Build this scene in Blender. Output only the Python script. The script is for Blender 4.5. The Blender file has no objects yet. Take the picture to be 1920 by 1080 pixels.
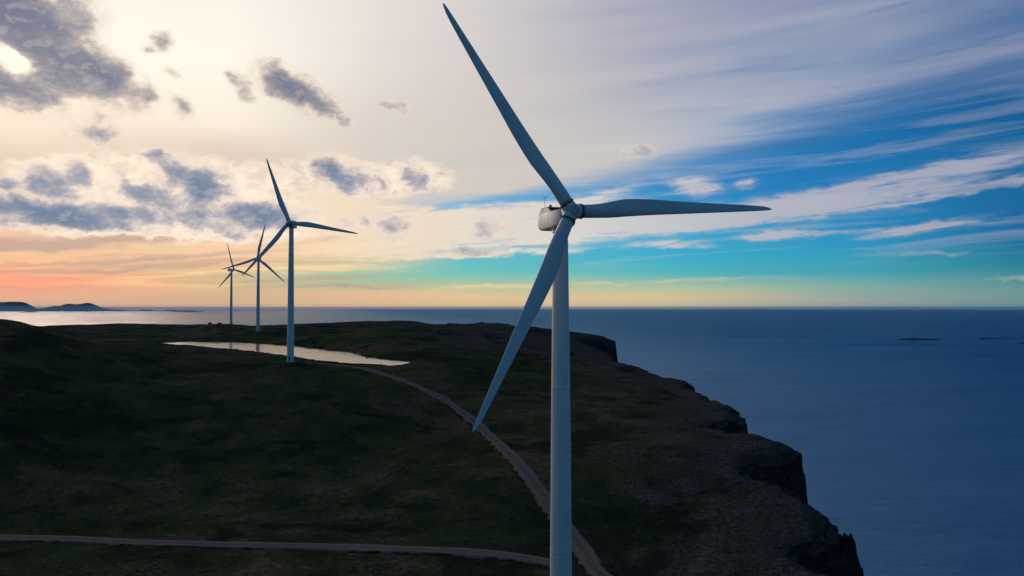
import bpy, bmesh, math, random
import numpy as np
from mathutils import Matrix, Vector

random.seed(7)
rng = np.random.default_rng(11)
S = bpy.context.scene
COL = S.collection

# ------------------------------------------------------------------ camera
F = 1450.0          # focal length in pixels of a 1920 px wide frame
HZ = 577.0          # row of the level line
CH = 300.0          # camera height above the sea
PITCH = math.atan((HZ - 540.0) / F)
cam_d = bpy.data.cameras.new('camera')
cam_d.sensor_width = 36.0
cam_d.lens = 36.0 * F / 1920.0
cam_d.clip_start = 1.0
cam_d.clip_end = 400000.0
cam = bpy.data.objects.new('camera', cam_d)
COL.objects.link(cam)
cam.location = (0, 0, CH)
cam.rotation_euler = (math.radians(90) + PITCH, 0, 0)
S.camera = cam
S.view_settings.view_transform = 'Standard'
S.view_settings.look = 'None'
S.view_settings.exposure = 0.0
S.view_settings.gamma = 1.0
S.view_settings.use_curve_mapping = False
S.cycles.use_denoising = True
S.cycles.max_bounces = 6
S.cycles.volume_bounces = 0
S.cycles.sample_clamp_indirect = 4.0


def ray(px, py):
    """direction (depth 1 along +Y) seen at a place of the photograph; used to survey real distances"""
    a = (px - 960.0) / F
    b = (540.0 - py) / F
    y = math.cos(PITCH) - b * math.sin(PITCH)
    z = math.sin(PITCH) + b * math.cos(PITCH)
    return a / y, z / y


def at(px, py, d):
    a, b = ray(px, py)
    return np.array([a * d, d, CH + b * d])


def azel(px, py):
    a, b = ray(px, py)
    return math.degrees(math.atan2(a, 1.0)), math.degrees(math.atan2(b, math.hypot(a, 1.0)))


def lin(c):
    return tuple(((v / 255.0 + 0.055) / 1.055) ** 2.4 if v > 10 else v / 255.0 / 12.92 for v in c)


# ------------------------------------------------------------------ node helper
class N:
    def __init__(s, tree):
        s.t = tree
        s.n = tree.nodes
        s.l = tree.links

    def put(s, sock, v):
        if isinstance(v, bpy.types.NodeSocket):
            s.l.new(v, sock)
        elif v is not None:
            sock.default_value = v

    def math(s, op, a, b=None, c=None, clamp=False):
        n = s.n.new('ShaderNodeMath')
        n.operation = op
        n.use_clamp = clamp
        for i, v in enumerate((a, b, c)):
            if v is not None:
                s.put(n.inputs[i], v)
        return n.outputs[0]

    def add(s, a, b): return s.math('ADD', a, b)
    def sub(s, a, b): return s.math('SUBTRACT', a, b)
    def mul(s, a, b): return s.math('MULTIPLY', a, b)

    def smooth(s, v, a, b, lo=0.0, hi=1.0, kind='SMOOTHSTEP'):
        n = s.n.new('ShaderNodeMapRange')
        n.interpolation_type = kind
        s.put(n.inputs[0], v)
        for i, x in enumerate((a, b, lo, hi)):
            s.put(n.inputs[i + 1], x)
        return n.outputs[0]

    def mix(s, f, a, b, mode='MIX'):
        n = s.n.new('ShaderNodeMix')
        n.data_type = 'RGBA'
        n.blend_type = mode
        s.put(n.inputs[0], f)
        for i, v in ((6, a), (7, b)):
            if isinstance(v, tuple):
                v = (v[0], v[1], v[2], 1.0)
            s.put(n.inputs[i], v)
        return n.outputs[2]

    def ramp(s, f, stops, mode='EASE'):
        n = s.n.new('ShaderNodeValToRGB')
        cr = n.color_ramp
        cr.interpolation = mode
        while len(cr.elements) > 1:
            cr.elements.remove(cr.elements[0])
        for i, (p, c) in enumerate(stops):
            e = cr.elements[0] if i == 0 else cr.elements.new(p)
            e.position = p
            e.color = (c[0], c[1], c[2], 1.0)
        s.put(n.inputs[0], f)
        return n.outputs[0]

    def noise(s, vec, scale, detail=4.0, rough=0.5, lac=2.0, dist=0.0, color=False):
        n = s.n.new('ShaderNodeTexNoise')
        n.noise_dimensions = '3D'
        s.put(n.inputs['Vector'], vec)
        n.inputs['Scale'].default_value = scale
        n.inputs['Detail'].default_value = detail
        n.inputs['Roughness'].default_value = rough
        n.inputs['Lacunarity'].default_value = lac
        n.inputs['Distortion'].default_value = dist
        return n.outputs[1] if color else n.outputs[0]

    def vec(s, x, y, z=0.0):
        n = s.n.new('ShaderNodeCombineXYZ')
        s.put(n.inputs[0], x); s.put(n.inputs[1], y); s.put(n.inputs[2], z)
        return n.outputs[0]

    def vmath(s, op, a, b=None):
        n = s.n.new('ShaderNodeVectorMath')
        n.operation = op
        s.put(n.inputs[0], a)
        if b is not None:
            s.put(n.inputs[1], b)
        return n.outputs[1] if op in ('DOT_PRODUCT', 'LENGTH') else n.outputs[0]

    def blob(s, v, px, py, rx, ry, rot=0.0, w=1.0, acc=None):
        """soft ellipse on the sky, w*exp(-q^2), added to acc"""
        az, el = azel(px, py)
        k = math.degrees(1.0 / F)
        c, sn = math.cos(math.radians(rot)), math.sin(math.radians(rot))
        p = s.vmath('SUBTRACT', v, (az, el, 0))
        a = s.vmath('DOT_PRODUCT', p, (c / (rx * k), sn / (rx * k), 0))
        b = s.vmath('DOT_PRODUCT', p, (-sn / (ry * k), c / (ry * k), 0))
        q = s.math('MULTIPLY_ADD', b, b, s.math('MULTIPLY', a, a))
        g = s.math('POWER', 0.3679, q)
        return s.math('MULTIPLY_ADD', g, w, acc if acc is not None else 0.0)


# ------------------------------------------------------------------ sky
SUN_AZ, SUN_EL = azel(25, 118)


def build_world():
    w = bpy.data.worlds.new('World')
    S.world = w
    w.use_nodes = True
    t = w.node_tree
    t.nodes.clear()
    n = N(t)
    tc = t.nodes.new('ShaderNodeTexCoord')
    sep = t.nodes.new('ShaderNodeSeparateXYZ')
    t.links.new(tc.outputs['Generated'], sep.inputs[0])
    X, Y, Z = sep.outputs
    az = n.mul(n.math('ARCTAN2', X, Y), 57.29578)
    el = n.mul(n.math('ARCSINE', Z), 57.29578)
    el0 = n.math('MAXIMUM', el, 0.0)
    V = n.vec(az, el0, 0.0)
    k = math.degrees(1.0 / F)

    # --- clear sky: colour over elevation, for six bearings
    def col(px, stops):
        out = []
        for py, c in stops:
            out.append((max(0.0, min(1.0, azel(px, py)[1] / 30.0)), lin(c)))
        return sorted(out)

    # slow waviness so that the layers are not ruled lines
    wob = n.noise(n.vec(n.mul(az, 0.055), n.mul(el0, 0.30), 3.1), 1.0, 3.0, 0.5)
    tel = n.math('MULTIPLY_ADD', n.sub(wob, 0.5), 1.1, el0)
    tel = n.math('DIVIDE', tel, 30.0, clamp=True)
    cols = [
        (0, [(577, (203, 164, 142)), (560, (214, 165, 140)), (530, (238, 150, 118)), (505, (245, 168, 126)), (480, (243, 188, 142)), (440, (232, 190, 160)),
             (400, (240, 208, 180)), (330, (222, 198, 176)), (285, (228, 204, 182)), (240, (250, 226, 204)), (200, (253, 234, 214)), (110, (255, 249, 234)), (0, (253, 247, 234)), (-150, (235, 228, 220))]),
        (430, [(577, (212, 172, 142)), (545, (204, 176, 140)), (515, (206, 186, 146)), (492, (248, 200, 154)), (455, (240, 205, 170)), (410, (236, 208, 180)),
               (330, (220, 200, 182)), (285, (224, 206, 190)), (235, (250, 236, 218)), (110, (255, 247, 232)), (0, (250, 243, 231)), (-150, (225, 220, 215))]),
        (650, [(577, (222, 182, 146)), (550, (222, 184, 148)), (530, (172, 186, 152)), (512, (150, 194, 166)), (490, (206, 200, 162)), (470, (248, 208, 166)), (440, (238, 208, 180)),
               (390, (232, 214, 192)), (330, (222, 208, 194)), (250, (226, 214, 202)), (110, (240, 231, 220)), (0, (236, 228, 218)), (-150, (200, 200, 205))]),
        (870, [(577, (226, 192, 146)), (556, (226, 196, 150)), (535, (172, 194, 160)), (512, (104, 194, 186)), (490, (92, 188, 196)), (455, (92, 180, 204)),
               (385, (84, 166, 214)), (350, (150, 180, 205)), (250, (190, 195, 205)), (0, (190, 190, 200)), (-150, (150, 160, 180))]),
        (1250, [(577, (200, 188, 156)), (560, (214, 196, 152)), (538, (178, 192, 158)), (512, (80, 180, 186)), (480, (52, 170, 202)), (440, (66, 164, 204)),
                (390, (46, 146, 200)), (345, (36, 132, 194)), (250, (40, 122, 186)), (0, (48, 112, 172)), (-150, (50, 100, 155))]),
        (1620, [(577, (140, 160, 160)), (563, (152, 164, 158)), (535, (118, 170, 164)), (510, (60, 158, 176)), (470, (38, 150, 190)), (430, (34, 136, 188)),
                (350, (28, 120, 182)), (250, (22, 108, 170)), (100, (30, 100, 158)), (-150, (35, 85, 140))]),
        (1910, [(577, (108, 148, 154)), (560, (116, 150, 150)), (535, (88, 146, 150)), (505, (36, 130, 150)), (455, (16, 112, 156)), (400, (14, 101, 156)),
                (300, (14, 104, 156)), (230, (4, 94, 150)), (100, (20, 90, 148)), (-150, (25, 75, 130))]),
    ]
    sky = None
    last = None
    for px, st in cols:
        a = azel(px, 577)[0]
        c = n.ramp(tel, col(px, st), 'LINEAR')
        if sky is None:
            sky = c
        else:
            sky = n.mix(n.smooth(az, last, a, kind='LINEAR'), sky, c)
        last = a

    # --- high veil with a soft fibrous lower edge that climbs to the right
    fib = n.noise(n.vec(n.mul(n.add(az, n.mul(el0, 0.6)), 0.045), n.mul(n.math('MULTIPLY_ADD', az, -0.05, el0), 0.50), 0.0), 1.0, 6.0, 0.55, 2.1, 0.35)
    fib2 = n.noise(n.vec(n.mul(az, 0.09), n.mul(n.math('MULTIPLY_ADD', az, -0.065, el0), 1.2), 7.3), 1.0, 5.0, 0.6, 2.0, 0.2)
    pts = [(560, 400), (800, 392), (1000, 366), (1250, 338), (1450, 285), (1680, 212), (1920, 150), (2300, 60)]
    a0, a1 = azel(pts[0][0], 500)[0], azel(pts[-1][0], 500)[0]
    bramp = []
    for px, py in pts:
        a, e = azel(px, py)
        bramp.append(((a - a0) / (a1 - a0), (e / 30.0,) * 3))
    bel = n.mul(n.ramp(n.smooth(az, a0, a1, kind='LINEAR'), bramp, 'LINEAR'), 30.0)
    above = n.sub(el0, bel)
    above = n.math('MULTIPLY_ADD', n.sub(fib, 0.5), 2.9, above)
    above = n.math('MULTIPLY_ADD', n.sub(fib2, 0.5), 0.9, above)
    wid = n.smooth(az, -2.0, 26.0, 0.8, 3.6)
    veil = n.math('DIVIDE', n.add(above, n.mul(wid, 0.35)), n.mul(wid, 1.6), clamp=True)
    veil = n.smooth(veil, 0.0, 1.0)
    veil = n.mul(veil, n.smooth(n.math('MULTIPLY_ADD', fib, 0.6, n.mul(fib2, 0.4)), 0.25, 0.62, 0.80, 1.0))
    def vcol(px, lo, hi, loy, hiy):
        return n.ramp(n.smooth(el0, azel(px, loy)[1], azel(px, hiy)[1], kind='LINEAR'), [(0.0, lin(lo)), (1.0, lin(hi))], 'EASE')
    vc = None
    last = None
    for px, lo, hi, loy, hiy in [(450, (228, 212, 196), (250, 243, 231), 300, 0), (700, (218, 206, 193), (234, 226, 217), 330, 0), (900, (212, 202, 192), (214, 207, 205), 330, 0),
                                 (1150, (200, 196, 194), (180, 177, 190), 330, 0), (1400, (160, 176, 197), (150, 157, 182), 300, 0), (1650, (150, 163, 188), (128, 144, 176), 200, 0), (1910, (158, 160, 184), (76, 112, 160), 130, 20)]:
        a = azel(px, 300)[0]
        c = vcol(px, lo, hi, loy, hiy)
        vc = c if vc is None else n.mix(n.smooth(az, last, a, kind='LINEAR'), vc, c)
        last = a
    vc = n.mix(n.smooth(fib, 0.38, 0.66, 0.0, 0.30), vc, n.mix(0.5, vc, lin((205, 196, 200))))
    g = None
    for b in [(1720, 138, 330, 18, 5, .7), (1300, 170, 220, 14, 5, .4), (1550, 30, 260, 10, 4, .3)]:
        g = n.blob(V, *b[:5], w=b[5], acc=g)
    vc = n.mix(n.math('MINIMUM', g, 0.8), vc, lin((178, 176, 194)))
    g = None
    for b in [(1420, 72, 190, 12, 6, .6), (1260, 150, 130, 8, 5, .4), (1700, 92, 200, 10, 6, .5), (1560, 210, 120, 10, 6, .4), (1180, 20, 160, 10, 3, .35)]:
        g = n.blob(V, *b[:5], w=b[5], acc=g)
    vc = n.mix(n.math('MINIMUM', n.mul(g, n.smooth(fib2, 0.3, 0.6, 0.3, 0.6)), 0.5), vc, lin((104, 136, 178)))
    veil = n.mul(veil, n.smooth(az, azel(420, 300)[0], azel(860, 300)[0]))
    sky = n.mix(veil, sky, vc)

    # warped coordinates for all lower clouds
    wn = n.noise(n.vmath('MULTIPLY', V, (0.55, 0.9, 1.0)), 1.0, 4.0, 0.55, 2.1, 0.0, color=True)
    wv = n.vmath('SUBTRACT', wn, (0.5, 0.5, 0.5))
    Vs = n.vmath('ADD', V, n.vmath('MULTIPLY', wv, (3.0, 0.85, 0.0)))

    # --- sunset streaks low on the left
    st = n.noise(n.vec(n.mul(az, 0.075), n.mul(n.math('MULTIPLY_ADD', az, -0.055, el0), 1.25), 1.7), 1.0, 5.0, 0.55, 2.0, 0.25)
    low = n.mul(n.smooth(el0, 0.9, 2.0), n.smooth(el0, 6.4, 4.0))
    low = n.mul(low, n.smooth(az, -4.0, -15.0))
    sky = n.mix(n.mul(low, n.smooth(st, 0.49, 0.60, 0.0, 0.62)), sky, lin((196, 154, 136)))
    sky = n.mix(n.mul(low, n.smooth(st, 0.46, 0.36, 0.0, 0.7)), sky, lin((255, 214, 160)))
    g = None
    for b in [(150, 452, 190, 10, 4), (30, 462, 120, 9, 2), (250, 487, 230, 5, 5), (150, 508, 230, 5, 4), (70, 540, 120, 4, 0), (640, 538, 110, 3, 0), (60, 522, 90, 3, 2)]:
        g = n.blob(Vs, *b, w=0.75, acc=g)
    sky = n.mix(n.math('MINIMUM', g, 0.75), sky, lin((176, 150, 146)))
    g = n.blob(Vs, 20, 528, 170, 16, 0, w=0.7)
    sky = n.mix(g, sky, lin((255, 148, 118)))

    # --- bright streak clouds, right and centre
    fs = n.noise(n.vec(n.mul(az, 0.22), n.mul(n.math('MULTIPLY_ADD', az, -0.09, el0), 1.9), 5.5), 1.0, 6.0, 0.6, 2.1, 0.5)
    g = None
    for b in [(1640, 340, 170, 9, 10, 1.1), (1850, 308, 110, 11, 9, .8), (1770, 362, 150, 7, 8, 1.0), (1900, 342, 70, 7, 8, .7), (1400, 398, 300, 17, 5, 1.15), (1560, 372, 150, 16, 6, .9),
              (1180, 420, 260, 16, 4, 1.1), (1350, 418, 200, 10, 4, .55), (1440, 443, 42, 8, 4, 1.0), (1520, 439, 120, 5, 2, .75), (1760, 422, 75, 9, 9, .95), (1690, 432, 70, 6, 8, .6),
              (1880, 414, 40, 4, 4, .3), (1240, 456, 70, 9, 2, .75), (1290, 463, 70, 4, 0, .55), (1650, 478, 60, 5, 2, .45), (1770, 475, 40, 4, 0, .45), (930, 414, 200, 26, 5, 1.2),
              (760, 425, 150, 34, 2, 1.1), (1060, 392, 110, 17, 8, .9), (1020, 450, 130, 10, 3, .75), (720, 468, 130, 12, 3, .9), (860, 478, 190, 6, 3, .9), (1010, 470, 90, 6, 2, .5),
              (1150, 531, 330, 4, 2, .62), (1500, 522, 120, 3, 1, .3), (640, 500, 150, 4, 2, .6), (900, 536, 170, 4, 2, .4), (1310, 349, 44, 15, -4, 1.0), (1285, 340, 24, 10, 0, .5), (1404, 343, 20, 10, 0, .9),
              (1140, 362, 60, 8, 10, .6), (640, 385, 110, 26, 0, .9), (560, 400, 90, 40, 0, .9), (1880, 545, 110, 4, 0, .2)]:
        g = n.blob(Vs, *b[:5], w=b[5], acc=g)
    d = n.mul(g, n.smooth(fs, 0.30, 0.68, 0.35, 1.45))
    sm = n.mul(n.smooth(d, 0.06, 1.0), n.smooth(az, -5.0, 20.0, 0.92, 0.80))
    sc = n.ramp(n.smooth(az, -18.0, 30.0, kind='LINEAR'), [(0.0, lin((246, 220, 186))), (0.30, lin((238, 221, 200))), (0.5, lin((222, 212, 205))), (0.75, lin((192, 188, 192))), (1.0, lin((172, 172, 188)))], 'LINEAR')
    sc = n.mix(n.smooth(el0, 4.2, 2.4), sc, n.ramp(n.smooth(az, -18.0, 30.0, kind='LINEAR'), [(0.0, lin((250, 210, 162))), (0.5, lin((226, 206, 160))), (1.0, lin((150, 172, 165)))], 'LINEAR'))
    sky = n.mix(sm, sky, sc)

    w_ = n.noise(n.vec(n.mul(az, 0.075), n.mul(n.math('MULTIPLY_ADD', az, -0.05, el0), 1.15), 9.1), 1.0, 5.0, 0.56, 2.0, 0.5)
    wm = n.mul(n.mul(n.smooth(w_, 0.47, 0.68, 0.0, 0.50), n.smooth(az, -8.0, 8.0)), n.mul(n.smooth(el0, 2.0, 5.0), n.smooth(el0, 19.0, 9.0)))
    sky = n.mix(wm, sky, n.mix(0.35, sc, sky))
    wd = n.mul(n.mul(n.smooth(w_, 0.48, 0.30, 0.0, 0.35), n.smooth(az, 8.0, 24.0)), n.smooth(el0, 4.0, 8.0))
    sky = n.mix(wd, sky, lin((26, 104, 150)))

    # --- cumulus: sunlit cream puffs first, then the shaded blue-grey bodies in front of them
    cn = n.noise(n.vmath('MULTIPLY', V, (0.80, 1.10, 1.0)), 1.0, 7.0, 0.58, 2.05, 0.3)
    cb = n.noise(n.vmath('MULTIPLY', V, (0.36, 0.62, 1.0)), 1.0, 3.0, 0.5, 2.0, 0.2)
    Vc = n.vmath('ADD', V, n.vmath('MULTIPLY', wv, (1.8, 1.4, 0.0)))
    g = None
    for b in [(80, 335, 60, 26, -15, 1.0), (155, 325, 50, 22, -15, 1.0), (300, 330, 100, 34, -12, 1.1), (390, 335, 60, 36, -10, 1.0), (240, 345, 40, 24, -15, .8), (500, 335, 50, 30, 0, .8), (640, 330, 75, 36, -10, 1.0),
              (790, 330, 65, 30, -5, .9), (720, 345, 40, 26, 0, .6), (250, 400, 130, 30, 0, .8), (480, 385, 100, 30, 0, .7), (420, 440, 120, 18, 0, .7), (735, 420, 50, 26, 0, .6), (910, 425, 40, 24, 0, .5), (180, 430, 160, 12, 0, .6), (560, 420, 60, 30, 0, .5)]:
        g = n.blob(Vc, *b[:5], w=b[5], acc=g)
    d = n.math('MULTIPLY_ADD', n.mul(n.sub(cn, 0.5), n.smooth(g, 0.05, 0.6)), 2.0, g)
    puff = n.smooth(d, 0.22, 0.62, 0.0, 0.92)
    sky = n.mix(puff, sky, n.mix(n.smooth(cn, 0.40, 0.66), lin((255, 240, 218)), lin((236, 214, 196))))
    g = None
    for b in [(55, 48, 105, 34, -25, 1.1), (125, 105, 95, 32, -28, 1.2), (20, 168, 75, 22, -10, 1.1), (205, 148, 40, 20, -32, 1.05), (95, 150, 70, 22, -10, .9), (130, 18, 50, 26, 0, .75), (20, 5, 60, 22, 0, .8),
              (-60, 60, 90, 80, 0, 1.0), (25, 115, 30, 17, -30, -1.7), (92, 74, 26, 10, -30, -.7), (70, 10, 12, 10, 0, -.4), (176, 155, 20, 8, -35, -.5),
              (303, 77, 14, 17, -35, .85), (277, 97, 9, 7, 0, .7), (278, 175, 13, 17, 10, .65), (340, 200, 20, 14, -35, .75), (176, 252, 34, 17, 0, 1.05), (326, 140, 20, 9, -10, .38), (188, 217, 18, 9, 0, .3),
              (440, 150, 17, 15, -40, .75), (462, 172, 18, 13, -40, .75), (520, 148, 36, 22, -30, 1.0), (556, 172, 48, 24, -25, 1.1), (606, 195, 34, 18, -15, .9), (647, 228, 15, 10, -20, .65), (735, 198, 32, 12, -15, .7),
              (8, 343, 18, 10, 0, .8), (78, 345, 30, 22, -30, 1.05), (152, 330, 26, 17, -35, .95), (120, 352, 22, 14, -40, .6), (238, 342, 20, 10, -25, .6), (280, 368, 40, 17, -8, 1.2), (290, 297, 22, 10, -25, .5), (340, 320, 45, 14, -25, .5),
              (372, 338, 40, 24, -15, 1.1), (378, 362, 27, 18, 0, 1.1), (415, 345, 24, 16, -20, .5), (612, 318, 24, 18, -20, .9), (650, 340, 40, 20, -15, 1.2), (690, 330, 24, 16, -10, .4), (785, 340, 32, 16, -15, .75), (828, 325, 16, 9, 0, .55), (770, 318, 18, 14, 0, .3),
              (714, 355, 14, 13, 20, .5), (735, 424, 30, 20, -20, .85), (680, 415, 14, 14, 0, .4), (640, 420, 20, 20, 0, .25), (912, 430, 26, 18, 10, .8), (1198, 288, 28, 13, 0, .7), (880, 470, 50, 8, 0, .55), (935, 474, 40, 6, 0, .4),
              (25, 392, 70, 16, -3, 1.25), (125, 402, 70, 14, -4, 1.2), (180, 420, 70, 8, -8, .8), (60, 418, 50, 7, 0, .6), (210, 396, 28, 13, -25, .9), (265, 405, 30, 11, -15, 1.0), (355, 404, 34, 14, 0, .85), (345, 425, 60, 8, 0, .4),
              (475, 402, 48, 20, 0, 1.05), (430, 398, 24, 16, 0, .6), (515, 410, 30, 18, 0, .7), (440, 440, 22, 8, 0, .65), (560, 405, 24, 16, 0, .45), (400, 420, 60, 14, 0, .4), (1890, 521, 40, 6, 0, .2)]:
        g = n.blob(Vc, *b[:5], w=b[5], acc=g)
    pres = n.smooth(g, 0.03, 0.50)
    cs = n.noise(n.vmath('ADD', n.vmath('MULTIPLY', V, (0.80, 1.10, 1.0)), (-0.22, 0.42, 0.0)), 1.0, 5.0, 0.58, 2.05, 0.3)
    e = n.mul(n.math('MULTIPLY_ADD', n.sub(cb, 0.5), 0.6, n.sub(cn, 0.5)), pres)
    d = n.math('MULTIPLY_ADD', e, 1.9, n.mul(g, n.smooth(el0, 8.5, 12.0, 1.2, 1.05)))
    right = n.smooth(az, -12.0, 4.0)
    thick = n.math('MAXIMUM', n.sub(d, 0.10), 0.0)
    alpha = n.sub(1.0, n.math('POWER', n.smooth(el0, 8.5, 12.0, 0.010, 0.03), thick))
    shade = n.sub(1.0, n.math('POWER', 0.22, n.math('MAXIMUM', n.sub(n.math('MULTIPLY_ADD', e, 0.9, d), 0.30), 0.0)))
    alpha = n.mul(alpha, n.smooth(right, 0.0, 1.0, 0.97, 0.55))
    hi_ = n.smooth(el0, 8.5, 13.5)
    grey = n.mix(hi_, lin((66, 108, 150)), lin((92, 104, 134)))
    edge = n.mix(hi_, lin((226, 208, 200)), lin((228, 208, 190)))
    cc = n.mix(shade, edge, grey)
    relief = n.mul(n.smooth(n.sub(cn, cs), 0.01, 0.16), n.smooth(shade, 0.0, 0.9, 0.85, 0.18))
    cc = n.mix(relief, cc, n.mix(hi_, lin((252, 232, 210)), lin((244, 228, 210))))
    sky = n.mix(alpha, sky, cc)

    # --- the rest of the dome: dusk blue overhead and behind
    up = n.smooth(el0, 21.0, 48.0)
    sky = n.mix(up, sky, n.mix(n.smooth(az, -50.0, 40.0), lin((112, 126, 156)), lin((46, 78, 128))))
    ab = n.math('ABSOLUTE', az)
    behind = n.mul(n.smooth(ab, 48.0, 120.0), n.smooth(el0, 88.0, 60.0))
    back = n.ramp(n.math('DIVIDE', el0, 60.0, clamp=True), [(0.0, lin((66, 104, 128))), (0.2, lin((46, 100, 134))), (1.0, lin((44, 80, 118)))], 'LINEAR')
    sky = n.mix(behind, sky, back)

    out = t.nodes.new('ShaderNodeOutputWorld')
    bg = t.nodes.new('ShaderNodeBackground')
    n.put(bg.inputs[0], sky)
    bg.inputs[1].default_value = 1.0
    nis = t.nodes.new('ShaderNodeTexSky')
    nis.sky_type = 'NISHITA'
    nis.sun_disc = False
    nis.sun_elevation = math.radians(SUN_EL)
    nis.sun_rotation = math.radians(SUN_AZ)
    nis.altitude = 300
    bg2 = t.nodes.new('ShaderNodeBackground')
    t.links.new(nis.outputs[0], bg2.inputs[0])
    bg2.inputs[1].default_value = 0.002
    ad = t.nodes.new('ShaderNodeAddShader')
    t.links.new(bg.outputs[0], ad.inputs[0])
    t.links.new(bg2.outputs[0], ad.inputs[1])
    t.links.new(ad.outputs[0], out.inputs[0])
    w.cycles.sampling_method = 'MANUAL'
    w.cycles.sample_map_resolution = 1024


build_world()

sun_d = bpy.data.lights.new('sun', 'SUN')
sun_d.energy = 0.8
sun_d.angle = math.radians(20.0)          # its disc is spread by the veil of cloud
sun_d.color = (1.0, 0.86, 0.70)
sun = bpy.data.objects.new('sun', sun_d)
COL.objects.link(sun)
_a, _e = math.radians(SUN_AZ), math.radians(SUN_EL)
sdir = Vector((math.sin(_a) * math.cos(_e), math.cos(_a) * math.cos(_e), math.sin(_e)))
sun.rotation_euler = sdir.to_track_quat('Z', 'Y').to_euler()
sun.location = (0, 0, 900)


# ------------------------------------------------------------------ materials
def material(name):
    m = bpy.data.materials.new(name)
    m.use_nodes = True
    n = N(m.node_tree)
    return m, n, m.node_tree.nodes['Principled BSDF']


def objcoord(n):
    tc = n.n.new('ShaderNodeTexCoord')
    return tc.outputs['Object']


def bump(n, h, strength, dist=1.0):
    b = n.n.new('ShaderNodeBump')
    n.put(b.inputs['Strength'], strength)
    b.inputs['Distance'].default_value = dist
    n.put(b.inputs['Height'], h)
    return b.outputs[0]


def mat_paint(name, base, rough=0.4, dirt=0.12, scale=0.6):
    m, n, p = material(name)
    v = objcoord(n)
    a = n.noise(n.vmath('MULTIPLY', v, (1.0, 1.0, 0.25)), scale, 5.0, 0.6)
    c = n.mix(n.smooth(a, 0.45, 0.75, 0.0, 1.0), base, tuple(x * (1 - dirt) * y for x, y in zip(base, (1.0, 0.98, 0.94))))
    n.put(p.inputs['Base Color'], c)
    n.put(p.inputs['Roughness'], n.smooth(a, 0.3, 0.7, rough - 0.06, rough + 0.1))
    return m


def attr(n, name):
    a = n.n.new('ShaderNodeAttribute')
    a.attribute_name = name
    return a.outputs['Fac']


def mat_ground():
    m, n, p = material('heath_and_rock')
    v = objcoord(n)
    vf = n.vmath('MULTIPLY', v, (1.0, 1.0, 0.4))
    big = n.noise(vf, 0.011, 5.0, 0.6, 2.1, 0.6)
    med = n.noise(vf, 0.06, 6.0, 0.62, 2.1, 0.5)
    fine = n.noise(vf, 0.7, 6.0, 0.68)
    tint = n.math('MULTIPLY_ADD', med, 0.55, n.mul(big, 0.6))
    c = n.ramp(tint, [(0.46, (0.016, 0.0270, 0.0130)), (0.53, (0.032, 0.0470, 0.0200)), (0.59, (0.058, 0.0620, 0.0270)), (0.66, (0.105, 0.0840, 0.0500))], 'EASE')
    heath = attr(n, 'heath')
    hf = n.smooth(n.math('MULTIPLY_ADD', n.sub(med, 0.5), 1.3, heath), 0.35, 0.75)
    hc = n.ramp(n.math('MULTIPLY_ADD', fine, 0.4, n.mul(med, 0.6)), [(0.35, (0.0450, 0.0396, 0.0372)), (0.5, (0.0728, 0.0627, 0.0617)), (0.68, (0.1143, 0.0957, 0.0944))], 'EASE')
    c = n.mix(n.mul(hf, 0.9), c, hc)
    # tufts, bleached stalks and bare patches
    c = n.mix(n.smooth(fine, 0.36, 0.62, 0.55, 0.0), c, (0.0121, 0.0165, 0.0109))
    c = n.mix(n.mul(n.smooth(fine, 0.60, 0.78), n.smooth(med, 0.42, 0.62, 0.1, 0.6)), c, (0.1473, 0.1320, 0.0871))
    c = n.mix(n.smooth(n.noise(vf, 0.02, 3.0, 0.5, 2.0, 1.2), 0.60, 0.72, 0.0, 0.5), c, (0.0485, 0.0594, 0.0218))
    # peaty hollows and mossy flushes with their own outlines
    pt = n.noise(vf, 0.017, 6.0, 0.62, 2.1, 1.0)
    c = n.mix(n.smooth(pt, 0.54, 0.62, 0.0, 0.85), c, (0.0173, 0.0190, 0.0145))
    c = n.mix(n.smooth(n.noise(n.vmath('ADD', vf, (310.0, 40.0, 0.0)), 0.022, 6.0, 0.62, 2.1, 0.8), 0.56, 0.66, 0.0, 0.6), c, (0.0381, 0.0660, 0.0218))
    rock = attr(n, 'rock')
    rn = n.noise(n.vmath('MULTIPLY', v, (1.0, 1.0, 2.6)), 0.22, 7.0, 0.65, 2.1, 0.6)
    rf = n.smooth(n.math('MULTIPLY_ADD', n.sub(rn, 0.5), 0.8, rock), 0.42, 0.6)
    rc = n.ramp(rn, [(0.3, (0.012, 0.012, 0.012)), (0.5, (0.065, 0.062, 0.058)), (0.70, (0.16, 0.152, 0.14))], 'EASE')
    c = n.mix(rf, c, rc)
    n.put(p.inputs['Base Color'], c)
    p.inputs['Roughness'].default_value = 1.0
    p.inputs['Specular IOR Level'].default_value = 0.0
    h = n.math('MULTIPLY_ADD', fine, 0.35, n.mul(med, 1.2))
    h = n.math('MULTIPLY_ADD', n.mul(rn, rf), 3.0, h)
    n.put(p.inputs['Normal'], bump(n, h, 1.0, 2.2))
    return m


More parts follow.
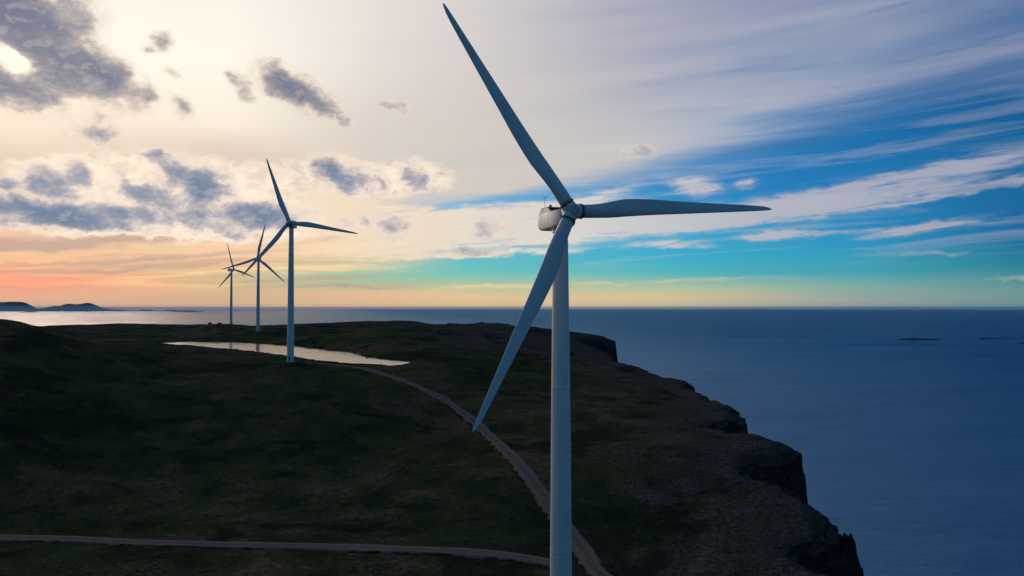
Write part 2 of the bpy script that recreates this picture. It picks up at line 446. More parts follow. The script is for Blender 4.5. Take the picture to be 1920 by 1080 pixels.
def mat_road():
    m, n, p = material('gravel')
    v = objcoord(n)
    e = attr(n, 'edge')       # 0 middle .. 1 outer edge
    med = n.noise(v, 0.25, 6.0, 0.65, 2.1, 0.4)
    fine = n.noise(v, 2.2, 4.0, 0.7)
    c = n.ramp(n.math('MULTIPLY_ADD', fine, 0.45, n.mul(med, 0.55)), [(0.3, (0.085, 0.066, 0.058)), (0.5, (0.155, 0.121, 0.107)), (0.7, (0.225, 0.180, 0.160))], 'EASE')
    tr = n.smooth(n.math('ABSOLUTE', n.sub(e, 0.48)), 0.10, 0.30)
    c = n.mix(n.mul(tr, n.smooth(med, 0.40, 0.65, 0.12, 0.60)), c, (0.060, 0.052, 0.042))
    eg = n.smooth(n.math('MULTIPLY_ADD', n.sub(med, 0.5), 1.5, e), 0.68, 0.98)
    c = n.mix(eg, c, (0.017, 0.017, 0.008))
    n.put(p.inputs['Base Color'], c)
    p.inputs['Roughness'].default_value = 1.0
    p.inputs['Specular IOR Level'].default_value = 0.0
    n.put(p.inputs['Normal'], bump(n, fine, 0.5, 0.15))
    return m


def mat_sea():
    m, n, p = material('sea_water')
    v = objcoord(n)
    p.inputs['Base Color'].default_value = (0.001, 0.055, 0.19, 1)
    p.inputs['Roughness'].default_value = 0.9
    p.inputs['Specular IOR Level'].default_value = 0.0
    big = n.noise(n.vmath('MULTIPLY', v, (0.00045, 0.0016, 1.0)), 1.0, 5.0, 0.6, 2.1, 0.5)
    lanes = n.noise(n.vmath('MULTIPLY', v, (0.0022, 0.0070, 1.0)), 1.0, 6.0, 0.62, 2.0, 0.6)
    ro = n.math('MULTIPLY_ADD', big, 0.6, n.mul(lanes, 0.4))
    dist = n.vmath('LENGTH', v)
    w1 = n.noise(n.vmath('MULTIPLY', v, (0.016, 0.042, 1.0)), 1.0, 6.0, 0.66, 2.1, 0.4)
    st = n.smooth(dist, 600.0, 9000.0, 1.0, 0.0)
    nb = bump(n, w1, st, 7.0)
    # waves hide the flattest sight lines from one another: a choppy sea never mirrors more than about a third
    fr = n.n.new('ShaderNodeFresnel')
    fr.inputs[0].default_value = 1.333
    sp = n.n.new('ShaderNodeSeparateXYZ')
    n.put(sp.inputs[0], v)
    # western water: sun-side glitter painted as stronger, warmer reflection; surface smoother too
    sun_side = n.smooth(n.math('MULTIPLY_ADD', sp.outputs[1], 0.20, n.add(sp.outputs[0], n.mul(n.sub(big, 0.5), 6000.0))), 4500.0, -5500.0)
    fac = n.math('MINIMUM', n.mul(fr.outputs[0], 0.9), n.add(n.smooth(ro, 0.36, 0.62, 0.13, 0.22), n.mul(sun_side, 0.30)))
    gl = n.n.new('ShaderNodeBsdfGlossy')
    gl.inputs['Color'].default_value = (0.74, 0.88, 1.0, 1)
    n.put(gl.inputs['Roughness'], n.math('MULTIPLY_ADD', sun_side, -0.10, n.smooth(ro, 0.38, 0.60, 0.27, 0.18)))
    gl.inputs['Color'].default_value = (1, 1, 1, 1)
    n.put(gl.inputs['Color'], n.mix(sun_side, (0.46, 0.78, 1.0), (1.0, 0.95, 0.93)))
    n.put(gl.inputs['Normal'], nb)
    n.put(p.inputs['Normal'], nb)
    ms = n.n.new('ShaderNodeMixShader')
    n.put(ms.inputs[0], fac)
    n.l.new(p.outputs[0], ms.inputs[1])
    n.l.new(gl.outputs[0], ms.inputs[2])
    n.l.new(ms.outputs[0], n.n['Material Output'].inputs[0])
    return m


def mat_lake():
    m, n, p = material('lake_water')
    v = objcoord(n)
    p.inputs['Base Color'].default_value = (0.006, 0.010, 0.012, 1)
    p.inputs['Roughness'].default_value = 0.9
    p.inputs['Specular IOR Level'].default_value = 0.0
    w1 = n.noise(n.vmath('MULTIPLY', v, (0.05, 0.16, 1.0)), 1.0, 4.0, 0.6)
    nb = bump(n, w1, 0.06, 0.4)
    fr = n.n.new('ShaderNodeFresnel')
    fr.inputs[0].default_value = 1.333
    gl = n.n.new('ShaderNodeBsdfGlossy')
    gl.inputs['Color'].default_value = (0.92, 0.94, 1.0, 1)
    n.put(gl.inputs['Roughness'], n.smooth(w1, 0.4, 0.6, 0.10, 0.17))
    n.put(gl.inputs['Normal'], nb)
    ms = n.n.new('ShaderNodeMixShader')
    n.put(ms.inputs[0], n.math('MINIMUM', fr.outputs[0], n.smooth(w1, 0.35, 0.65, 0.46, 0.56)))
    n.l.new(p.outputs[0], ms.inputs[1])
    n.l.new(gl.outputs[0], ms.inputs[2])
    n.l.new(ms.outputs[0], n.n['Material Output'].inputs[0])
    return m


def mat_rough(name, dark, light, scale, bumpd=0.3):
    m, n, p = material(name)
    v = objcoord(n)
    a = n.noise(v, scale, 6.0, 0.65, 2.1, 0.3)
    n.put(p.inputs['Base Color'], n.ramp(a, [(0.3, dark), (0.7, light)], 'EASE'))
    p.inputs['Roughness'].default_value = 0.9
    p.inputs['Specular IOR Level'].default_value = 0.03
    n.put(p.inputs['Normal'], bump(n, a, 0.6, bumpd))
    return m


M_TOWER = mat_paint('pale_tower_paint', (0.68, 0.71, 0.72), 0.42, 0.10, 0.5)
M_BLADE = mat_paint('pale_blade_gelcoat', (0.60, 0.64, 0.66), 0.42, 0.14, 0.45)
M_NAC = mat_paint('pale_nacelle_shell', (0.68, 0.66, 0.64), 0.45, 0.12, 0.9)
M_DARK = mat_paint('dark_rubber_seal', (0.030, 0.034, 0.040), 0.6, 0.2, 1.5)
M_MARK = mat_paint('slate_blue_marking', (0.10, 0.13, 0.18), 0.5, 0.1, 1.5)
M_VENT = mat_paint('dark_vent_opening', (0.020, 0.019, 0.018), 0.7, 0.2, 1.5)
M_METAL = mat_paint('grey_metal', (0.25, 0.26, 0.27), 0.45, 0.2, 2.0)
M_CONC = mat_rough('foundation_concrete', (0.06, 0.06, 0.06), (0.14, 0.135, 0.13), 0.6)
M_GROUND = mat_ground()
M_ROAD = mat_road()
M_SEA = mat_sea()
M_LAKE = mat_lake()
M_ISLE = mat_rough('far_island_rock', (0.018, 0.024, 0.026), (0.045, 0.050, 0.050), 0.004, 20.0)
M_SKERRY = mat_rough('wet_skerry_rock', (0.012, 0.014, 0.017), (0.035, 0.036, 0.038), 0.03, 3.0)
M_STONE = mat_rough('lichen_stone', (0.05, 0.05, 0.047), (0.16, 0.155, 0.145), 1.3)
M_TUFT = mat_rough('heath_tuft_leaves', (0.012, 0.018, 0.008), (0.050, 0.050, 0.024), 0.5)
M_KIOSK = mat_rough('dark_kiosk_panel', (0.050, 0.056, 0.052), (0.090, 0.098, 0.090), 0.8, 0.05)
M_HUTG = mat_rough('weathered_grey_boards', (0.14, 0.14, 0.14), (0.26, 0.26, 0.25), 0.8, 0.05)
M_HUTR = mat_rough('red_brown_boards', (0.12, 0.06, 0.052), (0.20, 0.11, 0.09), 0.8, 0.05)
M_HULL = mat_rough('dark_boat_hull', (0.010, 0.014, 0.020), (0.020, 0.026, 0.034), 0.5, 0.02)
M_WHITE = mat_paint('white_boat_paint', (0.75, 0.76, 0.76), 0.4, 0.1, 0.8)


# ------------------------------------------------------------------ object helpers
def link(name, mesh, mat=None, parent=None):
    o = bpy.data.objects.new(name, mesh)
    COL.objects.link(o)
    if mat is not None and not mesh.materials:
        mesh.materials.append(mat)
    if parent is not None:
        o.parent = parent
    return o


def from_np(name, verts, faces, smooth=True):
    me = bpy.data.meshes.new(name)
    verts = np.ascontiguousarray(verts, dtype=np.float32)
    faces = np.ascontiguousarray(faces, dtype=np.int32)
    k = faces.shape[1]
    me.vertices.add(len(verts))
    me.vertices.foreach_set('co', verts.ravel())
    me.loops.add(faces.size)
    me.loops.foreach_set('vertex_index', faces.ravel())
    me.polygons.add(len(faces))
    me.polygons.foreach_set('loop_start', np.arange(0, faces.size, k, dtype=np.int32))
    me.polygons.foreach_set('loop_total', np.full(len(faces), k, dtype=np.int32))
    me.update(calc_edges=True)
    me.validate()
    me.polygons.foreach_set('use_smooth', np.full(len(me.polygons), smooth, dtype=bool))
    return me


def set_attr(me, name, vals):
    a = me.attributes.new(name, 'FLOAT', 'POINT')
    a.data.foreach_set('value', np.ascontiguousarray(vals, dtype=np.float32))


def from_bm(name, bm, smooth=False, angle=40):
    me = bpy.data.meshes.new(name)
    bmesh.ops.recalc_face_normals(bm, faces=bm.faces)
    bm.to_mesh(me)
    bm.free()
    if smooth:
        me.polygons.foreach_set('use_smooth', np.full(len(me.polygons), True, dtype=bool))
        me.set_sharp_from_angle(angle=math.radians(angle))
    return me


def grid_faces(nu, nv, wrap=False):
    i = np.arange(nu if wrap else nu - 1)
    j = np.arange(nv - 1)
    I, J = np.meshgrid(i, j, indexing='ij')
    I2 = (I + 1) % nu
    return np.stack([I * nv + J, I2 * nv + J, I2 * nv + J + 1, I * nv + J + 1], -1).reshape(-1, 4)


def thing(name, label, cat, loc=(0, 0, 0), rz=0.0, group=None):
    o = bpy.data.objects.new(name, None)
    COL.objects.link(o)
    o.empty_display_size = 1.0
    o.location = loc
    o.rotation_euler = (0, 0, rz)
    tag(o, label, cat, group)
    return o


def tag(o, label, cat, group=None):
    o['label'] = label
    o['category'] = cat
    if group:
        o['group'] = group
    return o


def structure(name, me, mat):
    o = link(name, me, mat)
    o['kind'] = 'structure'
    return o


def bm_box(bm, c, s, bev=0.0, rot=None):
    r = bmesh.ops.create_cube(bm, size=1.0)
    vs = r['verts']
    bmesh.ops.scale(bm, verts=vs, vec=s)
    if bev:
        es = list({e for v in vs for e in v.link_edges})
        rr = bmesh.ops.bevel(bm, geom=es, offset=bev, segments=2, affect='EDGES', profile=0.6)
        vs = list({v for f in rr['faces'] for v in f.verts} | {v for v in vs if v.is_valid})
    if rot is not None:
        bmesh.ops.rotate(bm, verts=vs, cent=(0, 0, 0), matrix=rot)
    bmesh.ops.translate(bm, verts=vs, vec=c)
    return vs


def bm_tube(bm, a, b, r0, r1=None, seg=16, caps=True):
    a, b = Vector(a), Vector(b)
    r1 = r0 if r1 is None else r1
    d = b - a
    q = d.to_track_quat('Z', 'Y').to_matrix().to_4x4()
    mat = Matrix.Translation((a + b) / 2) @ q
    return bmesh.ops.create_cone(bm, cap_ends=caps, segments=seg, radius1=r0, radius2=r1, depth=d.length, matrix=mat)['verts']


def bm_torus(bm, c, axis, R, r, seg=40, rs=10):
    q = Vector(axis).to_track_quat('Z', 'Y').to_matrix()
    rows = []
    for i in range(seg):
        a = 2 * math.pi * i / seg
        row = []
        for j in range(rs):
            b = 2 * math.pi * j / rs
            p = Vector(((R + r * math.cos(b)) * math.cos(a), (R + r * math.cos(b)) * math.sin(a), r * math.sin(b)))
            row.append(bm.verts.new(q @ p + Vector(c)))
        rows.append(row)
    for i in range(seg):
        for j in range(rs):
            bm.faces.new((rows[i][j], rows[(i + 1) % seg][j], rows[(i + 1) % seg][(j + 1) % rs], rows[i][(j + 1) % rs]))


# ------------------------------------------------------------------ numpy noise
def _hash(ix, iy, seed):
    h = (ix.astype(np.int64) * 374761393 + iy.astype(np.int64) * 668265263 + seed * 144269504) & 0x7fffffff
    h = ((h ^ (h >> 13)) * 1274126177) & 0x7fffffff
    h = h ^ (h >> 16)
    return (h & 0xffff) / 65535.0


def vnoise(x, y, seed=0):
    ix, iy = np.floor(x), np.floor(y)
    fx, fy = x - ix, y - iy
    fx = fx * fx * fx * (fx * (fx * 6 - 15) + 10)
    fy = fy * fy * fy * (fy * (fy * 6 - 15) + 10)
    a = _hash(ix, iy, seed); b = _hash(ix + 1, iy, seed); c = _hash(ix, iy + 1, seed); d = _hash(ix + 1, iy + 1, seed)
    return (a + (b - a) * fx) * (1 - fy) + (c + (d - c) * fx) * fy


def fbm(x, y, seed=0, octv=4, gain=0.5):
    s = np.zeros_like(x, dtype=float); a = 1.0; t = 0.0
    for o in range(octv):
        s += a * (vnoise(x, y, seed + 17 * o) - 0.5); t += a
        a *= gain; x = x * 2.03 + 13.7; y = y * 2.03 - 7.1
    return s / t * 2.0


def sstep(v, a, b):
    t = np.clip((v - a) / (b - a), 0, 1)
    return t * t * (3 - 2 * t)


# ------------------------------------------------------------------ turbines: places surveyed from the photograph
OVER = 5.0
HUB_H = 80.0
# hub position (relative to camera), yaw, rotor angle
TURB = [((10.05, 129.5, 15.95), 18.9, 2.8), ((-127.3, 440.5, 47.95), 1.3, -9.6), ((-277.9, 843.0, 52.6), 5.0, -41.5), ((-407.6, 1132.0, 54.1), 58.5, -16.2)]
BASES = []
TURB = [((x, y, z + (HZ - 574.5) / F * y), b, c) for (x, y, z), b, c in TURB]
for (hx, hy, hz), yaw, th in TURB:
    a = math.radians(yaw)
    BASES.append(np.array([hx - math.sin(a) * OVER, hy + math.cos(a) * OVER, CH + hz - HUB_H]))

# ------------------------------------------------------------------ terrain
LAKE_Z = CH - 33.4
ctrl = [tuple(b) for b in BASES]
ctrl += [(0, 0, CH - 66), (-100, 50, CH - 64), (60, 60, CH - 64), (-400, 0, CH - 40), (-300, 150, CH - 45), (-900, 300, CH - 30), (40, -200, CH - 70), (-1500, 900, CH - 45), (-900, 800, CH - 30)]
for q in [(0, 1080, 165), (500, 1080, 172), (0, 1010, 200), (500, 1025, 193), (1000, 1045, 186), (1100, 1080, 172), (1300, 1000, 199), (1450, 1050, 182),
          (0, 800, 273), (0, 700, 332), (0, 640, 392), (0, 595, 452), (40, 600, 452), (72, 609, 468), (110, 640, 480),
          (200, 650, 600), (150, 628, 800), (100, 611, 1040), (230, 606, 1150), (300, 610, 1160), (395, 609, 1140), (484, 613, 1120), (250, 700, 389), (250, 800, 299), (500, 800, 310), (500, 900, 247),
          (750, 900, 247), (400, 700, 402), (700, 745, 345), (300, 750, 340), (850, 692, 426), (820, 645, 590), (780, 602, 940), (600, 608, 1090), (700, 604, 1010), (860, 611, 860), (895, 607, 780), (960, 610, 752),
          (1030, 618, 742), (1100, 625, 765), (1138, 634, 735), (960, 645, 640), (960, 700, 438), (960, 760, 342), (1050, 860, 256), (1200, 705, 455), (1300, 850, 256), (1120, 760, 350),
          (1150, 678, 590), (1270, 713, 455), (1385, 778, 333), (1475, 832, 278), (1560, 990, 200), (1600, 1075, 176), (640, 690, 424), (330, 625, 900), (560, 627, 850), (700, 640, 620),
          (480, 632, 800), (300, 634, 800), (880, 860, 268), (760, 800, 318)]:
    ctrl.append(tuple(at(*q)))
for px, dz, d in [(100, -14, 1200), (230, -12, 1300), (395, -12, 1290), (484, -12, 1270), (600, -12, 1240), (700, -12, 1160), (780, -13, 1090), (860, -14, 1010), (895, -16, 920), (960, -18, 900), (1030, -16, 890), (40, -12, 540), (0, -10, 540)]:
    p = at(px, 606, d)
    ctrl.append((p[0], p[1], p[2] + dz))
ctrl = np.array(ctrl)
RC = 22.0


def _rbf_solve(P):
    n = len(P)
    D = np.sqrt(((P[:, None, :2] - P[None, :, :2]) ** 2).sum(-1) + RC ** 2)
    A = np.zeros((n + 3, n + 3))
    A[:n, :n] = D - np.eye(n) * 4.0
    A[:n, n] = 1; A[:n, n + 1:] = P[:, :2] / 1000
    A[n:, :n] = A[:n, n:].T
    b = np.concatenate([P[:, 2] - CH, np.zeros(3)])
    return np.linalg.solve(A, b)


_W = _rbf_solve(ctrl)


def h_smooth(x, y):
    x = np.asarray(x, float); y = np.asarray(y, float)
    out = _W[-3] + _W[-2] * x / 1000 + _W[-1] * y / 1000
    for (cx, cy, _), w in zip(ctrl, _W[:-3]):
        out = out + w * np.sqrt((x - cx) ** 2 + (y - cy) ** 2 + RC ** 2)
    return out + CH


def survey(px, py):
    """where the sight line to a place of the photograph meets the ground"""
    a, b = ray(px, py)
    d = np.linspace(60, 1500, 6000)
    z = CH + b * d
    h = h_smooth(a * d, d)
    k = np.argmax(h >= z)
    return a * d[k], d[k]


COAST = [(-2600, 1700), (-1500, 1560), (-700, 1500), (-100, 1380), (40, 1120), (84, 860), (97, 742), (84, 722), (66, 700), (72, 672), (84, 640), (82, 616), (88, 590), (95, 520), (99, 480), (104, 455), (101, 420), (105, 375),
         (101, 338), (97, 322), (84, 308), (86, 300), (97, 294), (101, 282), (101, 270), (93, 258), (80, 249), (78, 240), (86, 226), (87, 212), (87, 200), (79, 190), (72, 184), (78, 176), (81, 168), (88, 130), (100, 60), (112, 0), (150, -300)]
LANDPOLY = np.array(COAST + [(-2600, -300)], float)


def sd_poly(x, y, poly):
    """signed distance, negative inside"""
    d2 = np.full(x.shape, 1e18)
    ins = np.zeros(x.shape, bool)
    n = len(poly)
    for i in range(n):
        ax, ay = poly[i]; bx, by = poly[(i + 1) % n]
        ex, ey = bx - ax, by - ay
        t = np.clip(((x - ax) * ex + (y - ay) * ey) / (ex * ex + ey * ey), 0, 1)
        d2 = np.minimum(d2, (x - ax - t * ex) ** 2 + (y - ay - t * ey) ** 2)
        if ay != by:
            c = ((ay > y) != (by > y)) & (x < ex * (y - ay) / ey + ax)
            ins ^= c
    d = np.sqrt(d2)
    return np.where(ins, -d, d)


def d_line(x, y, pts):
    d2 = np.full(x.shape, 1e18)
    for (ax, ay), (bx, by) in zip(pts[:-1], pts[1:]):
        ex, ey = bx - ax, by - ay
        t = np.clip(((x - ax) * ex + (y - ay) * ey) / max(1e-9, ex * ex + ey * ey), 0, 1)
        d2 = np.minimum(d2, (x - ax - t * ex) ** 2 + (y - ay - t * ey) ** 2)
    return np.sqrt(d2)


def on_lake(px, py):
    a, b = ray(px, py)
    d = (LAKE_Z - CH) / b
    return a * d, d


LAKE = np.array([on_lake(*q) for q in [(298, 643), (330, 646.5), (380, 651), (430, 656), (490, 663), (545, 670.5), (600, 677), (660, 681.5), (710, 684), (730, 686), (748, 684.5), (761, 681), (756, 677.5), (740, 675.5),
                                       (718, 673.5), (700, 669.5), (680, 668), (660, 661), (620, 656.5), (580, 652), (545, 648.5), (500, 645), (450, 642.5), (400, 641.3), (350, 641)]])


def spline(pts, step):
    pts = np.array(pts, float)
    P = np.vstack([2 * pts[0] - pts[1], pts, 2 * pts[-1] - pts[-2]])
    out = []
    for i in range(1, len(P) - 2):
        n = max(2, int(np.linalg.norm(P[i + 1] - P[i]) / step))
        t = np.linspace(0, 1, n, endpoint=False)[:, None]
        out.append(0.5 * (2 * P[i] + (P[i + 1] - P[i - 1]) * t + (2 * P[i - 1] - 5 * P[i] + 4 * P[i + 1] - P[i + 2]) * t ** 2 + (3 * P[i] - P[i - 1] - 3 * P[i + 1] + P[i + 2]) * t ** 3))
    out.append(pts[-1:])
    return np.vstack(out)


ROAD_MAIN = [survey(*q) for q in [(1133, 1085), (1095, 1035), (1040, 960), (1000, 905), (958, 855), (920, 820), (885, 788), (840, 755), (800, 733), (750, 712), (700, 697), (650, 687), (600, 681.5), (566, 680)]]
ROAD_MAIN = [(ROAD_MAIN[0][0] + 16, ROAD_MAIN[0][1] - 26)] + ROAD_MAIN
ROAD_LOW = [survey(*q) for q in [(-60, 1006), (100, 1011), (250, 1018), (400, 1022), (560, 1025), (720, 1030), (860, 1036), (970, 1046), (1060, 1062)]]
ROAD_FAR = [survey(*q) for q in [(188, 629), (240, 625), (290, 621), (340, 619), (370, 615.5), (392, 610.5)]]
R1, R2, R3 = spline(ROAD_MAIN, 2.0), spline(ROAD_LOW, 2.0), spline(ROAD_FAR, 4.0)


def thin_line(p, k):
    return np.vstack([p[::k], p[-1:]])


def h_ground(x, y, detail=False):
    x = np.asarray(x, float); y = np.asarray(y, float)
    h = h_smooth(x, y)
    r = np.hypot(x, y)
    dr = np.minimum(np.minimum(d_line(x, y, thin_line(R1, 4)), d_line(x, y, thin_line(R2, 4))), d_line(x, y, thin_line(R3, 4)))
    for b in BASES:
        dr = np.minimum(dr, np.hypot(x - b[0], y - b[1]) - 2.0)
    quiet = sstep(dr, 3.0, 14.0)
    # knolls and hummocks
    h = h + quiet * (fbm(x / 60, y / 60, 3, 4) * 1.3 + fbm(x / 14, y / 14, 9, 4) * 0.75)
    # rocky knobs on the ridge above the cliff
    kn = np.exp(-(((x + 28) / 55) ** 2 + ((y - 775) / 40) ** 2))
    h = h + kn * np.maximum(0, fbm(x / 11, y / 16, 31, 4)) * 4.0
    # lake basin
    sl = sd_poly(x, y, LAKE) + fbm(x / 16, y / 16, 41, 5, 0.6) * 4.0 - 2.2
    bank = LAKE_Z + 0.12 + np.clip(sl, 0, None) * 0.035
    near = sstep(sl, 45, 2)
    h = h * (1 - near) + np.where(h < bank, bank, h * 0.3 + bank * 0.7) * near
    h = np.where(sl < 0, LAKE_Z - np.minimum(1.5, -sl * 0.12) - 0.02, h)
    # coast
    sc0 = sd_poly(x, y, LANDPOLY)
    sc = sc0 + fbm(x / 20, y / 20, 53, 6, 0.62) * 6.5 * sstep(np.abs(sc0), 45, 0) + 1.9
    sc = np.where(sc0 > 4, np.maximum(sc, 0.5 * sc0), sc)
    s = np.clip(sc, 0, None)
    h = h - 2.2 * sstep(sc, -9.0, 0.0) ** 2
    lip = np.exp(-((sc + 3) / 5.0) ** 2)
    h = h + lip * (fbm(x / 8, y / 8, 61, 4) * 1.3)
    drop = 44 * (1 - np.exp(-s / 6.5)) + 1.70 * s
    led = 6.0
    dn = drop + fbm(x / 9, y / 9, 67, 5, 0.6) * 5
    q = np.floor(dn / led); f = dn / led - q
    drop = np.where(s > 0, drop * 0.45 + 0.55 * np.clip((q + sstep(f, 0.25, 0.75)) * led, 0, None), 0)
    h = np.maximum(h - drop, -12.0)
    rock = sstep(sc + fbm(x / 10, y / 10, 71, 4) * 5, -7.0, 0.5) + kn * 0.35 * (fbm(x / 11, y / 16, 31, 4) > 0.12)
    heath = 0.9 * np.exp(-np.clip(-sc0 - 5, 0, None) / 60.0) + 0.60 * sstep(y, 480, 620) * sstep(x, -160, -20) + 0.45 * sstep(y, 700, 950)
    return (h, np.clip(rock, 0, 1), heath, sl, sc) if detail else h


def build_ground():
    az = np.concatenate([np.linspace(-88, -37, 160, endpoint=False), np.linspace(-37, -8, 360, endpoint=False), np.linspace(-8, 28, 620, endpoint=False), np.linspace(28, 40, 90, endpoint=False), np.linspace(40, 95, 60)])
    rad = np.concatenate([np.geomspace(6, 120, 50, endpoint=False), np.geomspace(120, 1300, 520, endpoint=False), np.geomspace(1300, 2300, 50)])
    A, Rr = np.meshgrid(np.radians(az), rad, indexing='ij')
    x, y = np.sin(A) * Rr, np.cos(A) * Rr
    x, y = x.ravel(), y.ravel()
    h, rock, heath, sl, sc = h_ground(x, y, True)
    me = from_np('ground', np.stack([x, y, h], -1), grid_faces(len(az), len(rad))[:, ::-1])
    set_attr(me, 'rock', rock)
    set_attr(me, 'heath', heath)
    structure('ground', me, M_GROUND)
    return x, y, h, sl, sc


GX, GY, GH, GSL, GSC = build_ground()


def road(name, pts, width, lift):
    p = pts
    t = np.gradient(p, axis=0)
    t /= np.linalg.norm(t, axis=1)[:, None]
    nrm = np.stack([-t[:, 1], t[:, 0]], -1)
    us = np.linspace(-1, 1, 9)
    wv = 1 + 0.22 * fbm(np.arange(len(p)) / 7.0, np.zeros(len(p)), 5, 4)
    vs, ed = [], []
    for i in range(len(p)):
        c = p[i][None] + nrm[i][None] * (us[:, None] * width / 2 * wv[i])
        vs.append(np.concatenate([c, np.zeros((9, 1))], 1))
        ed.append(np.abs(us))
    vs = np.array(vs)
    hh = h_ground(vs[..., 0].ravel(), vs[..., 1].ravel()).reshape(vs.shape[:2])
    hc = hh.mean(1)
    ker = np.ones(7) / 7
    hc = np.convolve(np.pad(hc, 3, mode='edge'), ker, 'valid')
    vs[..., 2] = np.maximum(hh, hc[:, None]) + lift - np.abs(us)[None] ** 6 * (lift + 0.25)
    me = from_np(name, vs.reshape(-1, 3), grid_faces(len(p), 9)[:, ::-1])
    set_attr(me, 'edge', np.array(ed).ravel())
    return structure(name, me, M_ROAD)


road('gravel_road', R1, 6.3, 0.30)
road('gravel_road', R2, 6.0, 0.30)
road('gravel_track', R3, 4.6, 0.45)

# lake sheet
lk = []
cx, cy = LAKE.mean(0)
for x, y in spline(np.vstack([LAKE, LAKE[:1]]), 6.0)[:-1]:
    dx, dy = x - cx, y - cy
    L = math.hypot(dx, dy)
    lk.append((x + dx / L * 12, y + dy / L * 12, LAKE_Z))
lm = bpy.data.meshes.new('lake')
lm.from_pydata(lk, [], [list(range(len(lk)))])
if lm.polygons[0].normal.z < 0:
    lm.flip_normals()
structure('lake', lm, M_LAKE)

# sea: one flat sheet to the horizon
SEA_R = 150000.0
sr = np.concatenate([[1.0], np.geomspace(40, SEA_R, 60)])
sa = np.radians(np.linspace(0, 360, 180, endpoint=False))
A, Rr = np.meshgrid(sa, sr, indexing='ij')
me = from_np('sea', np.stack([np.sin(A) * Rr, np.cos(A) * Rr, np.zeros_like(A)], -1).reshape(-1, 3), grid_faces(len(sa), len(sr), True)[:, ::-1])
structure('sea', me, M_SEA)


# ------------------------------------------------------------------ far islands and skerries
def island(name, prof, base_py, depth_ratio, mat, seed, rugged=0.12, nx=120, ny=24, label=None):
    """prof: skyline [(px, py)]; stands on the sea at the distance given by the row of its waterline"""
    d = CH * F / (base_py - HZ)
    px = np.array([p[0] for p in prof], float); py = np.array([p[1] for p in prof], float)
    u = np.linspace(px[0], px[-1], nx)
    hp = np.interp(u, px, base_py - py) * d / F
    hp = np.maximum(hp * (1 + rugged * fbm(u / (px[-1] - px[0]) * 14, u * 0, seed, 4)), 0)
    wid = (px[-1] - px[0]) * d / F
    xs = (u - 960) / F * d
    v = np.linspace(0, 1, ny)
    dep = wid * depth_ratio
    U, Vv = np.meshgrid(np.arange(nx), v, indexing='ij')
    sect = np.sin(np.pi * Vv) ** 0.8
    Hh = hp[U] * sect * (1 + 0.25 * fbm(xs[U] / wid * 18, Vv * 5, seed + 3, 4) * (1 - sect))
    endw = np.interp(u, [px[0], px[0] + (px[-1] - px[0]) * 0.15, px[-1] - (px[-1] - px[0]) * 0.15, px[-1]], [0.25, 1, 1, 0.25])
    Yy = d + (Vv - 0.1) * dep * endw[U] + fbm(xs[U] / wid * 9, Vv * 3, seed + 9, 3) * dep * 0.06
    Hh = np.where((Vv <= 0) | (Vv >= 1), -3.0, Hh)
    me = from_np(name, np.stack([xs[U], Yy, Hh], -1).reshape(-1, 3), grid_faces(nx, ny)[:, ::-1])
    return structure(name, me, mat)


island('island', [(-140, 578), (-90, 571), (-40, 567), (0, 565), (16, 565.5), (24, 570), (34, 578), (40, 581.5), (52, 583)], 583.6, 0.5, M_ISLE, 1, 0.05)
island('island', [(36, 583), (52, 580.5), (70, 577), (84, 573.2), (98, 573.6), (108, 569.8), (116, 569.6), (130, 570), (140, 568), (148, 567.5), (156, 571), (168, 576.5), (182, 579), (196, 580.5), (216, 580.8), (232, 582.6), (250, 583)], 583.6, 0.4, M_ISLE, 2, 0.05)
island('island', [(236, 583), (252, 581.6), (262, 580.8), (276, 581), (284, 582), (300, 582.2), (312, 580.6), (322, 580.8), (330, 582.4), (345, 583)], 583.4, 0.3, M_ISLE, 3, 0.2)
island('skerry', [(318, 584.2), (332, 583), (344, 581.8), (360, 582.4), (374, 583.4), (380, 584.2)], 584.6, 0.3, M_ISLE, 4, 0.2)
island('skerry', [(36, 585.3), (48, 584), (56, 583.6), (66, 584.4), (74, 585.3)], 585.6, 0.3, M_ISLE, 5, 0.2)
island('skerry', [(378, 582.3), (384, 581.4), (390, 582.3)], 582.5, 0.3, M_ISLE, 6, 0.2, 30, 10)
island('skerry', [(436, 582.4), (440, 581.6), (444, 582.4)], 582.6, 0.3, M_ISLE, 7, 0.2, 30, 10)
island('skerry', [(1686, 635.4), (1700, 634.9), (1708, 634), (1716, 633.6), (1722, 634.8), (1731, 633.4), (1737, 635), (1750, 635.2), (1756, 635.6), (1763, 637.3)], 637.2, 0.12, M_SKERRY, 8, 0.45)
island('skerry', [(1836, 633.9), (1850, 633.5), (1862, 633.7), (1880, 634.2), (1900, 634.4), (1930, 634.6), (1960, 635)], 635.2, 0.10, M_SKERRY, 9, 0.4)
island('skerry', [(1910, 643.2), (1920, 641.8), (1934, 641), (1950, 643.4)], 643.6, 0.15, M_SKERRY, 10, 0.4)


# ------------------------------------------------------------------ wind turbines
def ring_section(hw, zb, zt, n=8, rc=0.5):
    """rounded rectangle in XZ"""
    pts = []
    rc = min(rc, hw * 0.9, (zt - zb) * 0.45)
    for cx, cz, a0 in ((hw - rc, zt - rc, 0), (-hw + rc, zt - rc, 90), (-hw + rc, zb + rc, 180), (hw - rc, zb + rc, 270)):
        for k in range(n // 2 + 1):
            a = math.radians(a0 + 90 * k / (n // 2))
            pts.append((cx + rc * math.cos(a), cz + rc * math.sin(a)))
    return pts


